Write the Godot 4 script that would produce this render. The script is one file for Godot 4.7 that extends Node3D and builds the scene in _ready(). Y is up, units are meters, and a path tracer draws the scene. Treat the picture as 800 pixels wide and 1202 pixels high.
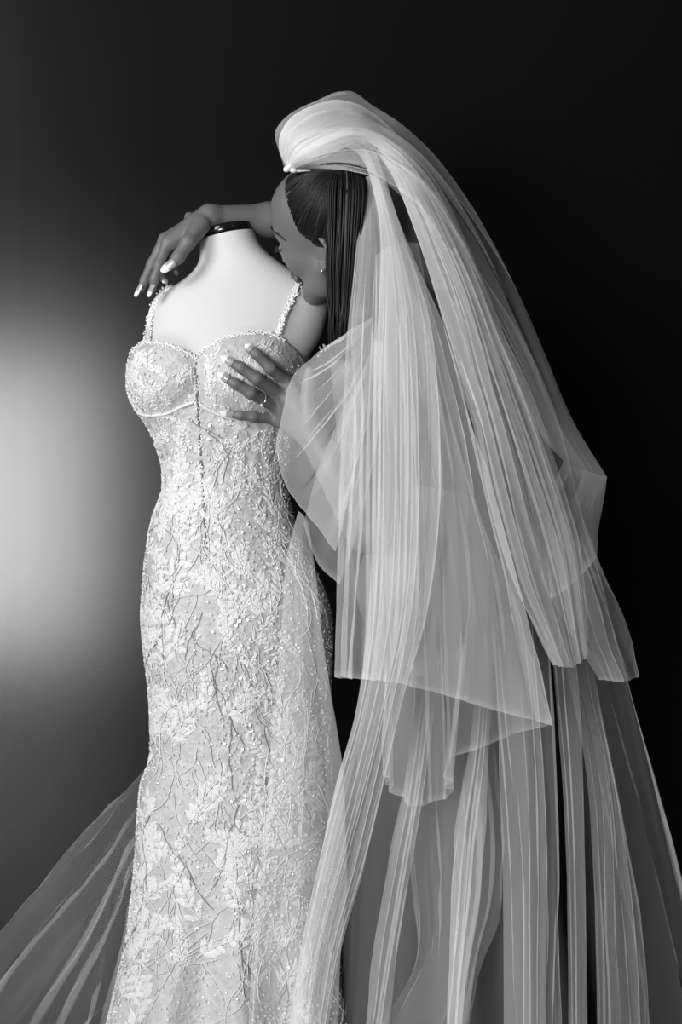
extends Node3D
# A bride in a long tulle veil embraces a dress form that wears her beaded wedding dress; a dark glossy wall behind mirrors the window.

const KPX := 4.2026e-4          # metres per picture pixel and metre of distance
const CAM := Vector3(0.0, 1.064, 3.5)
const K0 := 679.86              # pixels per metre at the dress form's axis (z = 0)

var rng := RandomNumberGenerator.new()
var noise := FastNoiseLite.new()
var M := {}
var taken := {}

# ------------------------------------------------------------------ naming
func numbered(called: String) -> String:
	var n: int = taken.get(called, 0)
	taken[called] = n + 1
	return called if n == 0 else "%s_%03d" % [called, n]

func thing(called: String, label: String, category: String, at := Vector3.ZERO, group := "") -> Node3D:
	var o := Node3D.new()
	o.name = numbered(called)
	add_child(o)
	o.position = at
	tag(o, label, category, group)
	return o

func tag(o: Node, label: String, category: String, group := "") -> void:
	o.set_meta("label", label)
	o.set_meta("category", category)
	if group:
		o.set_meta("group", group)

func obj(called: String, mesh: Mesh, mat: Material, parent: Node3D = self) -> MeshInstance3D:
	var o := MeshInstance3D.new()
	if parent == self:
		o.name = numbered(called)
	else:
		var n := 0
		var nm := called
		while parent.has_node(nm):
			n += 1
			nm = "%s_%03d" % [called, n]
		o.name = nm
	o.mesh = mesh
	o.material_override = mat
	parent.add_child(o, true)
	return o

func struct(called: String, mesh: Mesh, mat: Material, label: String, category: String, at := Vector3.ZERO) -> MeshInstance3D:
	var o := obj(called, mesh, mat)
	o.position = at
	o.set_meta("kind", "structure")
	tag(o, label, category)
	return o

func stuff(called: String, mesh: Mesh, mat: Material, where: Array, parent: Node3D, tints: Array = []) -> MultiMeshInstance3D:
	var mm := MultiMesh.new()
	mm.transform_format = MultiMesh.TRANSFORM_3D
	mm.use_colors = not tints.is_empty()
	mm.mesh = mesh
	mm.instance_count = where.size()
	for i in where.size():
		mm.set_instance_transform(i, where[i])
		if not tints.is_empty():
			mm.set_instance_color(i, tints[i])
	var o := MultiMeshInstance3D.new()
	o.name = called
	o.multimesh = mm
	o.material_override = mat
	o.set_meta("kind", "stuff")
	parent.add_child(o, true)
	return o

# ------------------------------------------------------------------ lens arithmetic (a place at a known distance)
func P(px: float, py: float, z := 0.0) -> Vector3:
	var d := CAM.z - z
	return Vector3((px - 400.0) * KPX * d, CAM.y - (py - 601.0) * KPX * d, z)

func PV(v: Vector3) -> Vector3:
	return P(v.x, v.y, v.z)

func proj(p: Vector3) -> Vector2:
	var d := CAM.z - p.z
	return Vector2(400.0 + p.x / (KPX * d), 601.0 + (CAM.y - p.y) / (KPX * d))

# ------------------------------------------------------------------ mesh helpers
func build(v: PackedVector3Array, idx: PackedInt32Array, col := PackedColorArray(), uv := PackedVector2Array(), lean := PackedVector3Array()) -> ArrayMesh:
	var nrm := PackedVector3Array()
	nrm.resize(v.size())
	var i := 0
	while i < idx.size():
		var a := v[idx[i]]
		var n := (v[idx[i + 2]] - a).cross(v[idx[i + 1]] - a)
		nrm[idx[i]] += n
		nrm[idx[i + 1]] += n
		nrm[idx[i + 2]] += n
		i += 3
	for k in nrm.size():
		nrm[k] = nrm[k].normalized() if nrm[k].length_squared() > 1e-24 else Vector3.UP
	if lean.size():                  # net scatters light from threads of every direction: its shade follows the fabric's fall more than each pleat
		for k in nrm.size():
			nrm[k] = (nrm[k] * 0.45 + lean[k] * (0.55 if nrm[k].dot(lean[k]) >= 0.0 else -0.55)).normalized()
	var arr := []
	arr.resize(Mesh.ARRAY_MAX)
	arr[Mesh.ARRAY_VERTEX] = v
	arr[Mesh.ARRAY_NORMAL] = nrm
	arr[Mesh.ARRAY_INDEX] = idx
	if col.size():
		arr[Mesh.ARRAY_COLOR] = col
	if uv.size():
		arr[Mesh.ARRAY_TEX_UV] = uv
	var m := ArrayMesh.new()
	m.add_surface_from_arrays(Mesh.PRIMITIVE_TRIANGLES, arr)
	return m

class Pile:                      # several small shapes joined into one mesh
	var v := PackedVector3Array()
	var f := PackedInt32Array()
	var c := PackedColorArray()
	func grid(pts: Array, nu: int, nv: int, wrap := false, tint := Color.WHITE) -> void:   # nu points across, nv rows
		var at := v.size()
		for p in pts:
			v.append(p)
			c.append(tint)
		for j in nv - 1:
			for i in (nu if wrap else nu - 1):
				var a := at + j * nu + i
				var b := at + j * nu + (i + 1) % nu
				f.append_array([a, a + nu, b, b, a + nu, b + nu])
	func tube(line: Array, radii: Array, sides := 6, tint := Color.WHITE, flat := 1.0, face := Vector3.ZERO) -> void:
		var pts := []
		var n := line.size()
		var side := Vector3.ZERO
		for j in n:
			var t: Vector3 = (line[mini(j + 1, n - 1)] - line[maxi(j - 1, 0)]).normalized()
			if face != Vector3.ZERO:
				side = t.cross(face).normalized()
			elif j == 0:
				side = t.cross(Vector3.UP if absf(t.y) < 0.9 else Vector3.RIGHT).normalized()
			else:
				side = (side - t * side.dot(t)).normalized()
			var other := t.cross(side)
			var r: float = radii[mini(j, radii.size() - 1)]
			for i in sides:
				var w := TAU * i / sides
				pts.append(line[j] + (side * cos(w) + other * sin(w) * flat) * r)
		var at := v.size()
		grid(pts, sides, n, true, tint)
		for e in [0, n - 1]:
			v.append(line[e])
			c.append(tint)
			var mid := v.size() - 1
			for i in sides:
				var a: int = at + e * sides + i
				var b: int = at + e * sides + (i + 1) % sides
				if e == 0:
					f.append_array([mid, a, b])
				else:
					f.append_array([mid, b, a])
	func ball(at: Vector3, r: Vector3, turn := Basis.IDENTITY, nu := 10, nv := 7, tint := Color.WHITE) -> void:
		var pts := []
		for j in nv:
			var b := PI * j / (nv - 1)
			for i in nu:
				var w := -TAU * i / nu
				pts.append(at + turn * (Vector3(sin(b) * cos(w), cos(b), sin(b) * sin(w)) * r))
		grid(pts, nu, nv, true, tint)

func done(p: Pile, colored := false) -> ArrayMesh:
	return build(p.v, p.f, p.c if colored else PackedColorArray())

func box(size: Vector3) -> BoxMesh:
	var b := BoxMesh.new()
	b.size = size
	return b

func lathe(profile: Array, sides := 40) -> ArrayMesh:            # profile of (radius, height), from the bottom up
	var p := Pile.new()
	var pts := []
	for q in profile:
		for i in sides:
			var w := TAU * i / sides
			pts.append(Vector3(cos(w) * q.x, q.y, sin(w) * q.x))
	p.grid(pts, sides, profile.size(), true)
	return done(p)

func tab(t: Array, x: float) -> float:                           # smooth table look-up of (x, y) pairs
	var n := t.size()
	if x <= t[0].x:
		return t[0].y
	if x >= t[n - 1].x:
		return t[n - 1].y
	var i := 0
	while t[i + 1].x < x:
		i += 1
	var a: Vector2 = t[i]
	var b: Vector2 = t[i + 1]
	var h := b.x - a.x
	var ma: float = (b.y - a.y) / h
	var mb := ma
	if i > 0:
		ma = (b.y - t[i - 1].y) / (b.x - t[i - 1].x)
	if i < n - 2:
		mb = (t[i + 2].y - a.y) / (t[i + 2].x - a.x)
	var s := (x - a.x) / h
	var s2 := s * s
	var s3 := s2 * s
	return (2 * s3 - 3 * s2 + 1) * a.y + (s3 - 2 * s2 + s) * h * ma + (3 * s2 - 2 * s3) * b.y + (s3 - s2) * h * mb

func cr(a: Vector3, b: Vector3, c: Vector3, d: Vector3, t: float) -> Vector3:
	return 0.5 * (2.0 * b + (c - a) * t + (2.0 * a - 5.0 * b + 4.0 * c - d) * t * t + (3.0 * b - a - 3.0 * c + d) * t * t * t)

func resample(pts: Array, n: int) -> Array:                      # n points evenly along a Catmull-Rom line
	var fine := []
	var m := pts.size()
	for i in m - 1:
		for k in 8:
			fine.append(cr(pts[maxi(i - 1, 0)], pts[i], pts[i + 1], pts[mini(i + 2, m - 1)], k / 8.0))
	fine.append(pts[m - 1])
	var acc := [0.0]
	for i in range(1, fine.size()):
		acc.append(acc[i - 1] + fine[i].distance_to(fine[i - 1]))
	var total: float = acc[-1]
	var out := []
	var at := 0
	for j in n:
		var s := total * j / (n - 1)
		while at < fine.size() - 2 and acc[at + 1] < s:
			at += 1
		var seg: float = maxf(acc[at + 1] - acc[at], 1e-9)
		out.append(fine[at].lerp(fine[at + 1], clampf((s - acc[at]) / seg, 0.0, 1.0)))
	return out

func smooth_line(pts: Array, n: int) -> Array:
	var w := []
	for p in pts:
		w.append(PV(p))
	return resample(w, n)

# ------------------------------------------------------------------ blended capsules and ellipsoids, meshed as surface nets
func cap(a: Vector3, b: Vector3, ra: float, rb: float, k := 0.012) -> Dictionary:
	return {"t": 0, "a": a, "b": b, "ra": ra, "rb": rb, "k": k, "lo": Vector3(minf(a.x, b.x), minf(a.y, b.y), minf(a.z, b.z)) - Vector3.ONE * (maxf(ra, rb) + k),
		"hi": Vector3(maxf(a.x, b.x), maxf(a.y, b.y), maxf(a.z, b.z)) + Vector3.ONE * (maxf(ra, rb) + k)}

func ell(c: Vector3, r: Vector3, k := 0.012, cut := false, turn := Basis.IDENTITY) -> Dictionary:
	var m := maxf(r.x, maxf(r.y, r.z)) + k
	return {"t": 2 if cut else 1, "c": c, "r": r, "k": k, "inv": turn.transposed(), "lo": c - Vector3.ONE * m, "hi": c + Vector3.ONE * m}

func op_at(o: Dictionary, p: Vector3) -> float:
	if o.t == 0:
		var ab: Vector3 = o.b - o.a
		var h := clampf((p - o.a).dot(ab) / maxf(ab.length_squared(), 1e-9), 0.0, 1.0)
		return p.distance_to(o.a + ab * h) - lerpf(o.ra, o.rb, h)
	var q: Vector3 = o.inv * (p - o.c)
	var k0: float = (q / o.r).length()
	var k1: float = (q / (o.r * o.r)).length()
	return k0 * (k0 - 1.0) / maxf(k1, 1e-6)

func blend(f: float, d: float, k: float, cut: bool) -> float:
	if cut:
		var h := maxf(k - absf(f + d), 0.0) / k
		return maxf(f, -d) + h * h * k * 0.25
	var g := maxf(k - absf(f - d), 0.0) / k
	return minf(f, d) - g * g * k * 0.25

func field_at(ops: Array, p: Vector3) -> float:
	var f := 1.0
	for o in ops:
		f = blend(f, op_at(o, p), o.k, o.t == 2)
	return f

func nets(ops: Array, cell: float, pile: Pile) -> void:
	var lo: Vector3 = ops[0].lo
	var hi: Vector3 = ops[0].hi
	for o in ops:
		lo = lo.min(o.lo)
		hi = hi.max(o.hi)
	lo -= Vector3.ONE * cell * 3
	hi += Vector3.ONE * cell * 3
	var nx := int((hi.x - lo.x) / cell) + 2
	var ny := int((hi.y - lo.y) / cell) + 2
	var nz := int((hi.z - lo.z) / cell) + 2
	var f := PackedFloat32Array()
	f.resize(nx * ny * nz)
	f.fill(1.0)
	for o in ops:
		var a := Vector3i(((o.lo - lo) / cell).floor()) - Vector3i.ONE * 2
		var b := Vector3i(((o.hi - lo) / cell).ceil()) + Vector3i.ONE * 2
		a = a.clamp(Vector3i.ZERO, Vector3i(nx - 1, ny - 1, nz - 1))
		b = b.clamp(Vector3i.ZERO, Vector3i(nx - 1, ny - 1, nz - 1))
		var cut: bool = o.t == 2
		var k: float = o.k
		for z in range(a.z, b.z + 1):
			for y in range(a.y, b.y + 1):
				var row := (z * ny + y) * nx
				for x in range(a.x, b.x + 1):
					f[row + x] = blend(f[row + x], op_at(o, lo + Vector3(x, y, z) * cell), k, cut)
	var vert := PackedInt32Array()
	vert.resize(nx * ny * nz)
	vert.fill(-1)
	var sxy := nx * ny
	var corner := [0, 1, nx, nx + 1, sxy, sxy + 1, sxy + nx, sxy + nx + 1]
	var off := [Vector3(0, 0, 0), Vector3(1, 0, 0), Vector3(0, 1, 0), Vector3(1, 1, 0), Vector3(0, 0, 1), Vector3(1, 0, 1), Vector3(0, 1, 1), Vector3(1, 1, 1)]
	var edges := [[0, 1], [2, 3], [4, 5], [6, 7], [0, 2], [1, 3], [4, 6], [5, 7], [0, 4], [1, 5], [2, 6], [3, 7]]
	for z in nz - 1:
		for y in ny - 1:
			var row := (z * ny + y) * nx
			for x in nx - 1:
				var at := row + x
				var f0 := f[at]
				if f0 > cell * 2.5 or f0 < -cell * 2.5:
					continue
				var mask := 0
				for c in 8:
					if f[at + corner[c]] < 0.0:
						mask += 1
				if mask == 0 or mask == 8:
					continue
				var s := Vector3.ZERO
				var n := 0
				for e in edges:
					var fa := f[at + corner[e[0]]]
					var fb := f[at + corner[e[1]]]
					if (fa < 0.0) != (fb < 0.0):
						s += off[e[0]].lerp(off[e[1]], fa / (fa - fb))
						n += 1
				vert[at] = pile.v.size()
				pile.v.append(lo + (Vector3(x, y, z) + s / n) * cell)
				pile.c.append(Color.WHITE)
	for z in range(1, nz - 1):
		for y in range(1, ny - 1):
			var row := (z * ny + y) * nx
			for x in range(1, nx - 1):
				var at := row + x
				if vert[at] < 0:
					continue
				var inside := f[at] < 0.0
				for axis in 3:
					var step: int = [1, nx, sxy][axis]
					if inside == (f[at + step] < 0.0):
						continue
					var u: int = [nx, sxy, 1][axis]
					var w: int = [sxy, 1, nx][axis]
					var a := vert[at]
					var b := vert[at - u]
					var c := vert[at - u - w]
					var d := vert[at - w]
					if b < 0 or c < 0 or d < 0:
						continue
					if inside:
						pile.f.append_array([a, c, b, a, d, c])
					else:
						pile.f.append_array([a, b, c, a, c, d])

func march(ops: Array, from: Vector3, dir: Vector3) -> Vector3:
	var p := from
	for i in 60:
		var d := field_at(ops, p)
		if d < 0.0003:
			break
		p += dir * d * 0.8
	return p

# ------------------------------------------------------------------ the dress form's and the dress's surface
# half outline, in pixels at z = 0: (row, left edge), (row, right edge)
var left_edge := [Vector2(255, 235), Vector2(285, 234), Vector2(300, 234.5), Vector2(310, 232), Vector2(320, 225), Vector2(330, 213), Vector2(340, 198), Vector2(350, 186), Vector2(365, 178), Vector2(385, 173), Vector2(400, 166),
	Vector2(412, 156), Vector2(425, 151), Vector2(445, 149.5), Vector2(462, 151), Vector2(480, 158), Vector2(500, 173), Vector2(520, 182), Vector2(545, 190), Vector2(560, 191.5), Vector2(580, 189.5), Vector2(600, 182), Vector2(620, 176.5),
	Vector2(650, 172), Vector2(690, 168), Vector2(725, 166.5), Vector2(760, 169), Vector2(800, 174), Vector2(850, 177), Vector2(890, 176), Vector2(920, 166), Vector2(960, 162), Vector2(1000, 160), Vector2(1050, 155), Vector2(1100, 149), Vector2(1150, 138), Vector2(1202, 126), Vector2(1330, 96)]
var right_edge := [Vector2(255, 297), Vector2(270, 298), Vector2(285, 304), Vector2(297, 314), Vector2(308, 328), Vector2(320, 346), Vector2(332, 366), Vector2(345, 383), Vector2(360, 387), Vector2(380, 385), Vector2(400, 378), Vector2(420, 366),
	Vector2(440, 360), Vector2(470, 356), Vector2(500, 347), Vector2(530, 340), Vector2(560, 336), Vector2(590, 340), Vector2(620, 348), Vector2(650, 361), Vector2(690, 379), Vector2(725, 388), Vector2(770, 389), Vector2(820, 387), Vector2(880, 389), Vector2(960, 391), Vector2(1050, 392), Vector2(1130, 398), Vector2(1202, 412), Vector2(1330, 450)]
var depth_of := [Vector2(255, 0.045), Vector2(300, 0.05), Vector2(320, 0.056), Vector2(345, 0.07), Vector2(380, 0.092), Vector2(420, 0.104), Vector2(460, 0.105), Vector2(500, 0.096), Vector2(555, 0.086), Vector2(620, 0.102), Vector2(700, 0.128), Vector2(780, 0.128), Vector2(880, 0.125), Vector2(1000, 0.14), Vector2(1120, 0.165), Vector2(1202, 0.19), Vector2(1330, 0.24)]
var neckline := [Vector2(140, 424), Vector2(150, 415), Vector2(160, 405), Vector2(172, 400), Vector2(190, 402), Vector2(210, 408), Vector2(222, 413), Vector2(229, 417), Vector2(238, 410), Vector2(250, 402), Vector2(268, 394), Vector2(290, 389), Vector2(312, 389), Vector2(330, 396), Vector2(345, 410), Vector2(358, 426), Vector2(370, 440), Vector2(400, 452)]

func row_of(y: float) -> float:
	return 601.0 + (CAM.y - y) * K0

func y_of(row: float) -> float:
	return CAM.y - (row - 601.0) / K0

func cups(px: float, row: float) -> float:                       # how far the two bust cups stand out
	var h := 0.0
	for c in [[296.0, 446.0, 62.0, 52.0, 46.0, 0.032], [186.0, 442.0, 50.0, 46.0, 44.0, 0.026]]:
		var dx: float = (px - c[0]) / c[2]
		var dy: float = (row - c[1]) / (c[3] if row < c[1] else c[4])
		var d := dx * dx + dy * dy
		h = maxf(h, c[5] * pow(maxf(1.0 - d, 0.0), 0.8)) if d < 1.0 else h
	return h

func surf(phi: float, y: float, out := 0.0) -> Vector3:          # phi 0 = +x, PI/2 = front
	var row := row_of(y)
	var l := tab(left_edge, row)
	var r := tab(right_edge, row)
	var b := tab(depth_of, row)
	var c := (l + r) * 0.5
	var a := (r - l) * 0.5
	var px := c + a * cos(phi)
	var s := sin(phi)
	var z := b * s
	if s > 0.0 and row > 380.0 and row < 500.0:
		z += cups(px, row) * minf(s * 2.0, 1.0)
	if row > 940.0:                                              # soft vertical waves of the skirt towards the floor
		var w := smoothstep(940.0, 1330.0, row)
		z += s * w * 0.035 * sin(phi * 9.0 + 1.3) * absf(s)
	return Vector3((px - 400.0) / K0 + out * cos(phi), y, z + out * s)

func surf_normal(phi: float, y: float) -> Vector3:
	var p := surf(phi, y)
	return (surf(phi, y + 0.004) - p).cross(surf(phi + 0.02, y) - p).normalized() * -1.0

func front_phi(x: float, y: float) -> float:
	var row := row_of(y)
	var l := tab(left_edge, row)
	var r := tab(right_edge, row)
	return acos(clampf(((x * K0 + 400.0) - (l + r) * 0.5) / ((r - l) * 0.5), -0.999, 0.999))

func at_px(px: float, py: float, out := 0.0) -> Vector3:         # the place on the front of the dress that shows at this pixel
	var z := 0.1
	var p := Vector3.ZERO
	for i in 5:
		p = P(px, py, z)
		z = surf(front_phi(p.x, p.y), p.y, out).z
	return P(px, py, z)

func phi_y(px: float, py: float) -> Vector2:
	var p := at_px(px, py)
	return Vector2(front_phi(p.x, p.y), p.y)

func top_of_dress(phi: float) -> float:
	var s := sin(phi)
	if s <= 0.02:
		return y_of(436.0)
	var y := y_of(410.0)
	for i in 6:
		var p := surf(phi, y)
		var q := proj(p)
		y = CAM.y - (tab(neckline, q.x) - 601.0) * KPX * (CAM.z - p.z)
	return y

# ------------------------------------------------------------------ materials
func mat(grey: float, rough := 0.8, spec := 0.5) -> StandardMaterial3D:
	var m := StandardMaterial3D.new()
	m.albedo_color = Color(grey, grey, grey).linear_to_srgb()
	m.roughness = rough
	m.metallic_specular = spec
	return m

func noise_tex(size: int, freq: float, kind: int, octaves := 3, ramp: Gradient = null, seed_ := 1) -> NoiseTexture2D:
	var n := FastNoiseLite.new()
	n.noise_type = kind
	n.frequency = freq
	n.fractal_octaves = octaves
	n.seed = seed_
	var t := NoiseTexture2D.new()
	t.width = size
	t.height = size
	t.seamless = true
	t.noise = n
	if ramp:
		t.color_ramp = ramp
	return t

func grey_ramp(a: float, b: float) -> Gradient:
	var g := Gradient.new()
	g.set_color(0, Color(a, a, a))
	g.set_color(1, Color(b, b, b))
	return g

func tulle(grey := 0.93, back := 0.3) -> StandardMaterial3D:
	var m := mat(grey, 0.9, 0.2)
	m.transparency = BaseMaterial3D.TRANSPARENCY_ALPHA
	m.vertex_color_use_as_albedo = true
	m.backlight_enabled = true
	m.backlight = Color(back, back, back)
	m.cull_mode = BaseMaterial3D.CULL_DISABLED
	return m

func make_materials() -> void:
	# the dark satin wall: fine vertical brush marks
	var w := mat(0.005, 0.2, 0.375)
	var n := FastNoiseLite.new()
	n.noise_type = FastNoiseLite.TYPE_SIMPLEX
	n.seed = 5
	var img := Image.create(512, 512, false, Image.FORMAT_RGB8)
	for x in 512:
		var s := 0.0
		for o in 4:
			s += n.get_noise_2d(x * pow(2.0, o) * 0.35, o * 91.0) * pow(0.62, o)
		for y in 512:
			var v := clampf(0.5 + 0.36 * s, 0.0, 1.0)
			img.set_pixel(x, y, Color(v, v, v))
	w.uv1_triplanar = true
	w.uv1_world_triplanar = true
	w.uv1_scale = Vector3(1.1, 0.35, 1.1)
	w.roughness = 1.0
	var rimg := Image.create(512, 512, false, Image.FORMAT_RGB8)
	for y in 512:
		for x in 512:
			var v := 0.172 + 0.03 * (img.get_pixel(x, y).r - 0.5)
			rimg.set_pixel(x, y, Color(v, v, v))
	w.roughness_texture = ImageTexture.create_from_image(rimg)
	M.wall = w
	M.plaster = mat(0.07, 0.9)
	M.floor = mat(0.03, 0.5)
	M.ceiling = mat(0.10, 0.9)
	M.paint = mat(0.5, 0.5)
	var glow := mat(0.8, 0.5)
	glow.emission_enabled = true
	glow.emission = Color.WHITE
	glow.emission_energy_multiplier = 2.0
	M.daylight = glow
	# dress form
	var jersey := mat(0.64, 0.85, 0.3)
	jersey.heightmap_enabled = true
	jersey.heightmap_texture = noise_tex(256, 0.2, FastNoiseLite.TYPE_SIMPLEX, 2)
	jersey.heightmap_scale = 0.01
	jersey.uv1_triplanar = true
	jersey.uv1_scale = Vector3.ONE * 12.0
	M.jersey = jersey
	M.black = mat(0.006, 0.16, 0.5)
	M.iron = mat(0.02, 0.4)
	# dress
	var lace := mat(0.66, 0.6, 0.45)
	lace.albedo_texture = noise_tex(512, 0.03, FastNoiseLite.TYPE_CELLULAR, 3, grey_ramp(0.80, 1.0), 3)
	lace.heightmap_enabled = true
	lace.heightmap_texture = noise_tex(512, 0.05, FastNoiseLite.TYPE_CELLULAR, 3, null, 8)
	lace.heightmap_scale = 0.22
	lace.uv1_triplanar = true
	lace.uv1_scale = Vector3.ONE * 4.0
	M.lace = lace
	var thread := mat(0.72, 0.55, 0.5)
	thread.heightmap_enabled = true
	thread.heightmap_texture = noise_tex(256, 0.12, FastNoiseLite.TYPE_CELLULAR, 2, null, 4)
	thread.heightmap_scale = 0.12
	thread.uv1_triplanar = true
	thread.uv1_scale = Vector3.ONE * 14.0
	M.thread = thread
	M.dark_thread = mat(0.30, 0.45, 0.6)
	M.pearl = mat(0.85, 0.15, 0.7)
	var seq := mat(0.70, 0.10, 0.98)
	M.sequin = seq
	M.tulle = tulle()
	M.train = tulle(0.8, 0.4)
	# bride
	var skin := mat(0.145, 0.5, 0.45)
	skin.heightmap_enabled = true
	skin.heightmap_texture = noise_tex(256, 0.15, FastNoiseLite.TYPE_SIMPLEX, 3, null, 12)
	skin.heightmap_scale = 0.008
	skin.uv1_triplanar = true
	skin.uv1_scale = Vector3.ONE * 14.0
	M.skin = skin
	var hair := mat(1.0, 0.42, 0.35)
	hair.vertex_color_use_as_albedo = true
	M.hair = hair
	M.brow = mat(0.008, 0.6)
	M.eye = mat(0.22, 0.1, 0.6)
	M.iris = mat(0.01, 0.08, 0.6)
	M.nail = mat(0.34, 0.15, 0.6)
	M.nail_tip = mat(0.80, 0.15, 0.6)
	M.seam_bead = mat(0.10, 0.35, 0.6)
	M.dull_bead = mat(0.3, 0.2, 0.7)
	M.silver = mat(0.85, 0.1, 0.9)
	M.silver.metallic = 0.9
	M.lip = mat(0.09, 0.4)
	M.gown = mat(0.09, 0.8)

# ------------------------------------------------------------------ setting
func make_room() -> void:
	struct("floor", box(Vector3(7.0, 0.1, 7.2)), M.floor, "dark matte floor below the hanging veil and dress", "floor", Vector3(0, -0.05, 2.4))
	struct("ceiling", box(Vector3(7.0, 0.1, 7.2)), M.ceiling, "plain grey ceiling high above the bride", "ceiling", Vector3(0, 3.05, 2.4))
	struct("wall_back", box(Vector3(7.0, 3.2, 0.1)), M.wall, "dark satin wall behind the bride, with the window's soft glow at its left", "wall", Vector3(0, 1.5, -0.65))
	struct("wall_left", box(Vector3(0.1, 3.2, 7.2)), M.plaster, "plain grey side wall left of the dress form", "wall", Vector3(-3.5, 1.5, 2.4))
	struct("wall_right", box(Vector3(0.1, 3.2, 7.2)), M.plaster, "plain grey side wall right of the bride", "wall", Vector3(3.5, 1.5, 2.4))
	# the front wall, with the opening of the tall window
	var x0 := -2.68
	var x1 := -1.25
	var y0 := 0.34
	var y1 := 1.86
	var wall := Pile.new()
	for r in [[-3.5, x0, 0.0, 3.0], [x1, 3.5, 0.0, 3.0], [x0, x1, 0.0, y0], [x0, x1, y1, 3.0]]:
		var b := box(Vector3(r[1] - r[0], r[3] - r[2], 0.14)).get_mesh_arrays()
		var at := wall.v.size()
		for v in b[Mesh.ARRAY_VERTEX]:
			wall.v.append(v + Vector3((r[0] + r[1]) / 2, (r[2] + r[3]) / 2, 0.0))
		for i in b[Mesh.ARRAY_INDEX]:
			wall.f.append(at + i)
	var st := SurfaceTool.new()
	st.create_from(build(wall.v, wall.f), 0)
	st.deindex()
	st.generate_normals()
	struct("wall_front", st.commit(), M.plaster, "plain grey wall with the tall window, facing the bride", "wall", Vector3(0, 0, 5.6))
	var win := thing("window_1", "tall bright window whose glow the dark wall mirrors", "window", Vector3((x0 + x1) / 2, y0, 5.62))
	win.set_meta("kind", "structure")
	var w := x1 - x0
	var h := y1 - y0
	for s in [-1.0, 1.0]:
		obj("window_frame", box(Vector3(0.04, h, 0.06)), M.paint, win).position = Vector3(s * (w / 2 - 0.02), h / 2, 0)
	for s in [0.02, h - 0.02]:
		obj("window_frame", box(Vector3(w - 0.08, 0.04, 0.06)), M.paint, win).position = Vector3(0, s, 0)
	obj("window_pane", box(Vector3(w - 0.08, h - 0.08, 0.01)), M.daylight, win).position = Vector3(0, h / 2, 0.02)

func make_lights() -> void:
	var key := AreaLight3D.new()                                  # daylight through the tall window
	key.name = "window_daylight"
	key.area_size = Vector2(1.35, 1.44)
	key.light_energy = 17.0
	key.shadow_enabled = true
	add_child(key)
	key.position = Vector3(-1.965, 1.10, 5.59)
	key.light_size = 0.5
	var to := Vector3(-0.05, 1.55, 0.0)
	var soft := thing("unseen_softbox", "unseen square white lamp, out of view high at the left, placed to light the bride and the upper dress", "lamp", Vector3(-2.2, 2.5, 2.3))  # unseen lamp, out of view, placed to light the upper dress more than its hem
	soft.basis = Basis.looking_at(to - soft.position, Vector3.UP)
	var shell := Pile.new()
	var pts := []
	for q in [[0.09, 0.34], [0.52, 0.16], [0.73, 0.02], [0.73, -0.03], [0.712, -0.03], [0.712, 0.0]]:
		for i in 4:
			pts.append(Vector3(q[0] * (1 if i in [0, 3] else -1), q[0] * (1 if i < 2 else -1), q[1]))
	shell.grid(pts, 4, 6, true)
	obj("housing", done(shell), M.iron, soft)
	var face := obj("diffuser", box(Vector3(1.42, 1.42, 0.004)), M.daylight, soft)
	face.position = Vector3(0, 0, 0.0)
	var pole := Pile.new()
	pole.tube([soft.basis.inverse() * Vector3(0, -2.48, -0.20) + Vector3(0, 0, 0.42), soft.basis.inverse() * Vector3(0, -0.2, -0.20) + Vector3(0, 0, 0.42), Vector3(0, 0, 0.28)], [0.016], 12)
	obj("stand", done(pole), M.iron, soft)
	var lamp := AreaLight3D.new()  # light of the unseen lamp at the upper left
	lamp.name = "unseen_softbox_light"
	lamp.area_size = Vector2(1.4, 1.4)
	lamp.light_energy = 6.6
	lamp.shadow_enabled = true
	add_child(lamp)
	lamp.transform = soft.transform * Transform3D(Basis.IDENTITY, Vector3(0, 0, -0.006))

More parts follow.
